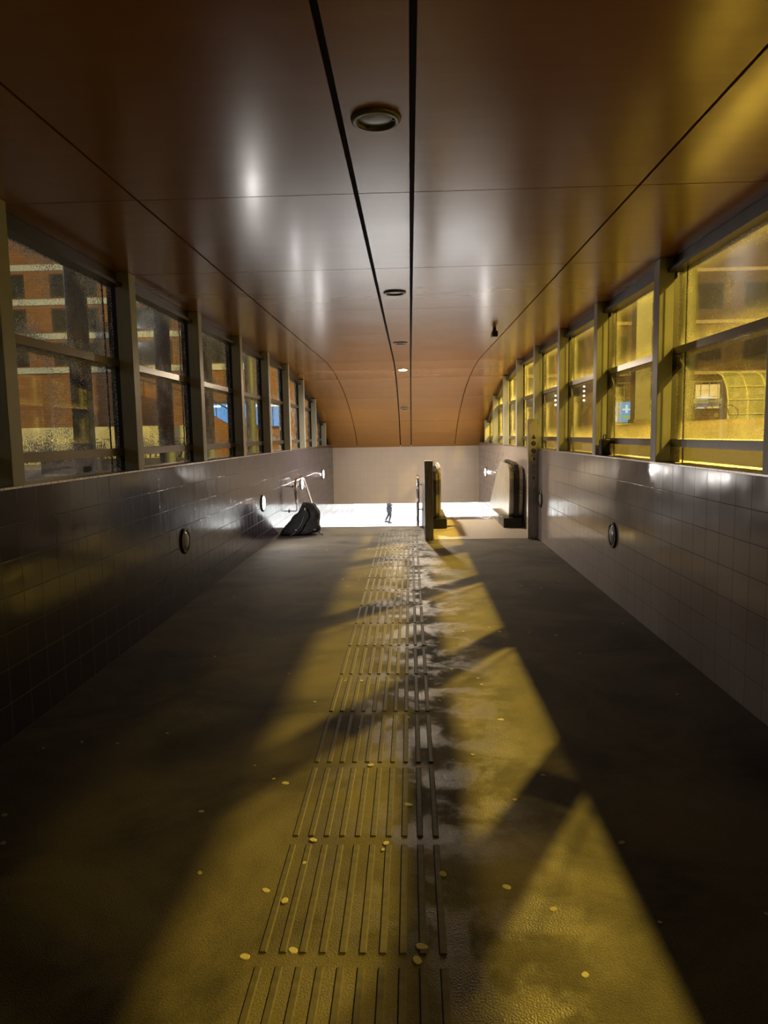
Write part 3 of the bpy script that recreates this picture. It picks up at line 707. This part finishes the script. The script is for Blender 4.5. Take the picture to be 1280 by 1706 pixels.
# dark columns of the arcade
M_col = plain('dark_blue_column', (0.030, 0.040, 0.070), 0.6)
wd = ['nearest', 'second', 'third', 'fourth']
for k, y in enumerate((13.1, 17.6, 21.3, 27.2)):
    c = thing('arcade_column', '%s dark blue round column outside the left windows' % wd[k], 'column', (-6.1, y, GL), group='round columns outside on the left')
    bm = NB(); lathe(bm, [(0, 0), (0.19, 0), (0.19, 7.0), (0, 7.0)], 24); obj('shaft', bm, M_col, c, smooth=False)
    bm = NB(); lathe(bm, [(0.19, 0), (0.25, 0), (0.25, 0.10), (0.19, 0.14)], 24); obj('base', bm, M_dkmetal, c)
# low pale wall behind the bikes
bm = NB(); box(bm, -20.0, -9.6, 30.6, 30.9, GL, 2.2); tag(obj('garden_wall', bm, plain('pale_concrete', (0.42, 0.42, 0.36), 0.8, 0, 0.12, 2)), 'low pale concrete wall behind the parked bikes on the left', 'wall')
bm = NB(); box(bm, -11.6, -6.9, 21.8, 22.1, GL, GL + 0.45); tag(obj('stone_bench', bm, plain('pale_stone', (0.50, 0.44, 0.34), 0.8)), 'long pale stone bench outside, low behind the left windows', 'bench')

# bicycles
def bike_parts(t, col):
    mf = plain('bike_paint', col, 0.35, 0.3)
    for k, y in enumerate((-0.53, 0.53)):
        bm = NB(); n = 28
        tube(bm, [(0, y + 0.335 * math.cos(2*PI*i/n), 0.345 + 0.335 * math.sin(2*PI*i/n)) for i in range(n + 1)], 0.017, 6, False)
        wh = obj('wheel', bm, M_rubber, t)
        bm = NB()
        for i in range(10): a = PI * i / 10; tube(bm, [(0, y + 0.33*math.cos(a), 0.345 + 0.33*math.sin(a)), (0, y - 0.33*math.cos(a), 0.345 - 0.33*math.sin(a))], 0.002, 4)
        tube(bm, [(-0.04, y, 0.345), (0.04, y, 0.345)], 0.022, 8); obj('spokes', bm, M_chrome, wh)
    bm = NB()
    for a, b_ in (((0,-0.08,0.30),(0,0.20,0.86)), ((0,-0.08,0.30),(0,-0.36,0.88)), ((0,0.17,0.80),(0,-0.34,0.82)), ((0,-0.08,0.30),(0,0.53,0.345)), ((0,0.17,0.80),(0,0.53,0.345)), ((0,-0.36,0.92),(0,-0.53,0.345))):
        tube(bm, [a, b_], 0.016, 8)
    obj('frame', bm, mf, t, smooth=True)
    bm = NB(); tube(bm, rounded([(-0.30,-0.22,0.98), (-0.27,-0.36,1.06), (0,-0.38,1.06), (0.27,-0.36,1.06), (0.30,-0.22,0.98)], 0.08), 0.013, 8); tube(bm, [(0,-0.36,0.9), (0,-0.38,1.06)], 0.013, 8); obj('handlebar', bm, M_chrome, t, smooth=True)
    bm = NB(); prism(bm, [(-0.03, -0.02), (0.03, -0.02), (0.075, 0.22), (0.05, 0.27), (-0.05, 0.27), (-0.075, 0.22)], 0.90, 0.95, 'z'); obj('saddle', bm, M_rubber, t, bevel=0.015)
    bm = NB(); tube(bm, [(-0.09, -0.08, 0.22), (-0.02, -0.08, 0.30), (0.02, -0.08, 0.30), (0.09, -0.08, 0.38)], 0.01, 6); tube(bm, [(-0.03, -0.08, 0.30), (-0.02, -0.08, 0.30)], 0.09, 14); obj('crank', bm, M_dkmetal, t)
kb = thing('bicycle', 'leftmost parked bicycle in front of the pale wall, seen through the big left window', 'bicycle', (-14.4, 27.6, GL), 0.7, group='bicycles parked outside on the left')
bike_parts(kb, (0.04, 0.03, 0.03))
for x, y, r_, lab in ((-13.2, 27.5, 0.9, 'second parked bicycle from the left in front of the pale wall'),
                      (-12.6, 28.4, 0.55, 'third parked bicycle from the left, close to the second, in front of the pale wall'),
                      (-12.0, 27.0, 0.9, 'dark bicycle in the middle of the row in front of the pale wall'),
                      (-11.4, 27.9, 0.5, 'parked bicycle right of the middle of the row, in front of the pale wall'),
                      (-10.7, 27.5, 0.9, 'bicycle at the right end of the first window view, half behind the post'),
                      (-9.8, 27.7, 0.9, 'left bicycle of the pair seen between the second and third left post'),
                      (-8.9, 26.9, 0.9, 'right bicycle of the pair seen between the second and third left post')):
    dup(kb, (x, y, GL), r_, lab)

# ================================================================ outside, right
bm = NB(); prism(bm, [(XR + 0.31, 1.0), (XR + 0.31, 1.36), (8.0, 1.88), (60, 1.90), (60, 1.0)], YB - 12, 60, 'y')
tag(obj('pavement_right', bm, M_pave_r), 'paved street level rising outside the right windows', 'ground', kind='structure')
GR = 1.90
M_brick2 = brick_mat('tan_brick', (0.10, 0.068, 0.045), (0.08, 0.055, 0.036), (0.07, 0.055, 0.04))
b2 = thing('tan_building', 'tan brick building across the street seen through the right windows', 'building', (16, 44, GR))
tb('facade', M_brick2, b2, (-12, 24, 0, 8, 0, 14))
for z in (3.0, 6.0, 9.0): tb('cornice', plain('tan_cornice', (0.38, 0.32, 0.24), 0.7), b2, (-12, 24, -0.3, 0, z, z + 0.2))
M_litwin = emit('lit_office_window', (1.0, 0.85, 0.6), 0.22)
for z in (0.9, 3.8, 6.8):
    for k, x in enumerate((-10, -7.2, -4.4, -1.6, 1.2, 4.0, 6.8)):
        f = tb('window', M_dkmetal, b2, (x, x + 1.6, -0.05, 0.0, z, z + 1.6))
        tb('pane', M_litwin if (k == 4 and z < 1) else M_win, f, (x + 0.08, x + 1.52, -0.06, -0.05, z + 0.08, z + 1.52))
# terrace railing
t = thing('terrace_railing', 'long thin metal railing above the blue screen outside on the right', 'railing', (9.5, 43.19, GR + 1.55))
bm = NB(); tube(bm, [(2.7, 0, 1.0), (9, 0, 1.0)], 0.03, 6); tube(bm, [(2.7, 0, 0.12), (9, 0, 0.12)], 0.02, 6); obj('rail', bm, M_post, t)
bm = NB()
for k in range(13): tube(bm, [(2.8 + 0.5 * k, 0, 0), (2.8 + 0.5 * k, 0, 1.0)], 0.018, 5)
obj('balusters', bm, M_post, t); tb('terrace_slab', M_band, t, (2.65, 9, -0.1, 0.80, -0.3, 0.0))
# blue advertising screen
M_scr = emit('blue_screen', (0.03, 0.40, 0.85), 1.5, (0.02, 0.02, 0.02)); M_scrw = emit('screen_white', (0.6, 0.92, 1.0), 1.8, (0.02, 0.02, 0.02)); M_scry = emit('screen_green', (0.45, 0.85, 0.35), 0.9, (0.02, 0.02, 0.02))
t = thing('advertising_screen', 'glowing blue double display screen outside on the right', 'screen', (11.0, 38.0, GR - 0.02))
tb('cabinet', M_dkmetal, t, (-0.72, 0.72, 0.0, 0.16, 0.12, 1.34), bevel=0.02)
tb('plinth', M_white, t, (-0.85, 0.75, -0.05, 0.22, 0.0, 0.12))
for x0, x1 in ((-0.68, -0.04), (0.02, 0.68)): tb('display', M_scr, t, (x0, x1, -0.012, 0.0, 0.18, 1.26))
bm = NB(); prism(bm, [(-0.60, 0.26), (-0.10, 0.26), (-0.10, 0.52), (-0.24, 0.62), (-0.14, 0.80), (-0.16, 1.0), (-0.30, 1.10), (-0.48, 1.06), (-0.60, 0.9)], -0.02, -0.012, 'y'); obj('white_shape', bm, M_scrw, t)
tb('white_stripe', M_scrw, t, (0.18, 0.62, -0.02, -0.012, 0.82, 0.90), (0.34, 0.46, -0.02, -0.012, 0.68, 1.1))
tb('green_stripe', M_scry, t, (0.22, 0.64, -0.02, -0.012, 0.36, 0.54))
# strings of lights
M_bulb = emit('small_bulb', (1.0, 0.95, 0.8), 7.0)
def string(x, y, n, z, lab):
    t = thing('light_string', lab, 'string of lights', (x, y, z), group='hanging light strings outside on the right')
    bm = NB(); tube(bm, [(0, 0, 0), (0, 0, 7.905 - z)], 0.008, 5); obj('cord', bm, M_rubber, t)
    for k in range(n):
        bm = NB(); bmesh.ops.create_icosphere(bm, subdivisions=2, radius=0.065); bmesh.ops.translate(bm, verts=bm.verts, vec=(0, 0, 0.02 + 0.277 * k)); obj('bulb', bm, M_bulb, t, smooth=True)
string(10.56, 43.76, 4, 3.48, 'left string of round white lights seen through the fourth right window')
string(11.5, 43.76, 5, 3.3, 'middle string of round white lights seen through the fourth right window')
string(11.97, 43.76, 4, 3.95, 'right short string of round white lights near the middle string')
string(8.85, 43.76, 5, 3.24, 'far string of round white lights seen two posts farther along')
# arched shelter
t = thing('bicycle_shelter', 'pale arched glass shelter with curved ribs outside the near right window', 'shelter', (14.2, 30.5, GR), 0.12)
M_pave_r.node_tree.nodes['Principled BSDF'].inputs['Specular IOR Level'].default_value = 0.08
M_shel = plain('pale_shelter_panel', (0.20, 0.22, 0.19), 0.35)
arc = [(0.0, 0.0), (0.02, 0.9), (0.18, 1.5), (0.5, 1.95), (0.95, 2.15)]
bm = NB(); prism(bm, [(x, z) for x, z in arc] + [(x + 0.02, z - 0.02) for x, z in arc[::-1]], 0.0, 2.6, 'x'); o = obj('curved_panel', bm, M_shel, t); o.location = (-0.9, 0, 0)
for k in range(4):
    bm = NB(); tube(bm, [(-0.9 + 0.866 * k, y - 0.03, z + 0.015) for y, z in arc], 0.03, 6); obj('rib', bm, M_post, t)
bm = NB()
for z, y in ((0.95, 0.0), (1.5, 0.15), (0.35, -0.02), (2.15, 0.93)): tube(bm, [(-0.9, y - 0.03, z), (1.7, y - 0.03, z)], 0.022, 6)
obj('crossbar', bm, M_post, t)
kb2 = dup(kb, (12.3, 29.3, GR), 1.15, 'single bicycle parked beside the arched shelter outside on the right'); kb2['group'] = ''
del kb2['group']
# shrub catching the street light
t = thing('small_shrub', 'small shrub gleaming yellow under the street lamp outside on the right', 'shrub', (9.3, 28.5, GR))
bm = NB(); rs = random.Random(5)
for k in range(420):
    a = rs.uniform(0, 2*PI); e = rs.uniform(0.0, PI/2); r_ = 0.5 * rs.uniform(0.55, 1)
    c = Vector((r_*math.cos(a)*math.cos(e), r_*0.8*math.sin(a)*math.cos(e), 0.12 + 0.62 * r_ / 0.5 * math.sin(e)))
    s_ = 0.055; u = Vector((rs.uniform(-1,1), rs.uniform(-1,1), rs.uniform(-1,1))).normalized(); v = u.cross(Vector((rs.uniform(-1,1), rs.uniform(-1,1), 1))).normalized()
    q = [bm.verts.new(c + p_) for p_ in (u*s_, v*s_*0.5, -u*s_, -v*s_*0.5)]; bm.faces.new(q)
obj('leaves', bm, plain('glossy_leaf', (0.22, 0.26, 0.08), 0.3), t)
bm = NB()
for k in range(6): a = k; tube(bm, [(0, 0, 0), (0.2*math.cos(a), 0.2*math.sin(a), 0.5)], [0.02, 0.008], 5)
obj('stem', bm, M_dkmetal, t)
# slender dark pillars on the street
for k, (x, y, lab) in enumerate(((8.6, 27.0, 'dark square pillar outside seen through the second right window'), (12.9, 34.0, 'dark square pillar outside left of the arched shelter'))):
    c = thing('street_pillar', lab, 'pillar', (x, y, GR))
    tb('shaft', M_col, c, (-0.28, 0.28, -0.28, 0.28, 0.0, 7.5)); tb('base', M_dkmetal, c, (-0.34, 0.34, -0.34, 0.34, 0.0, 0.15))
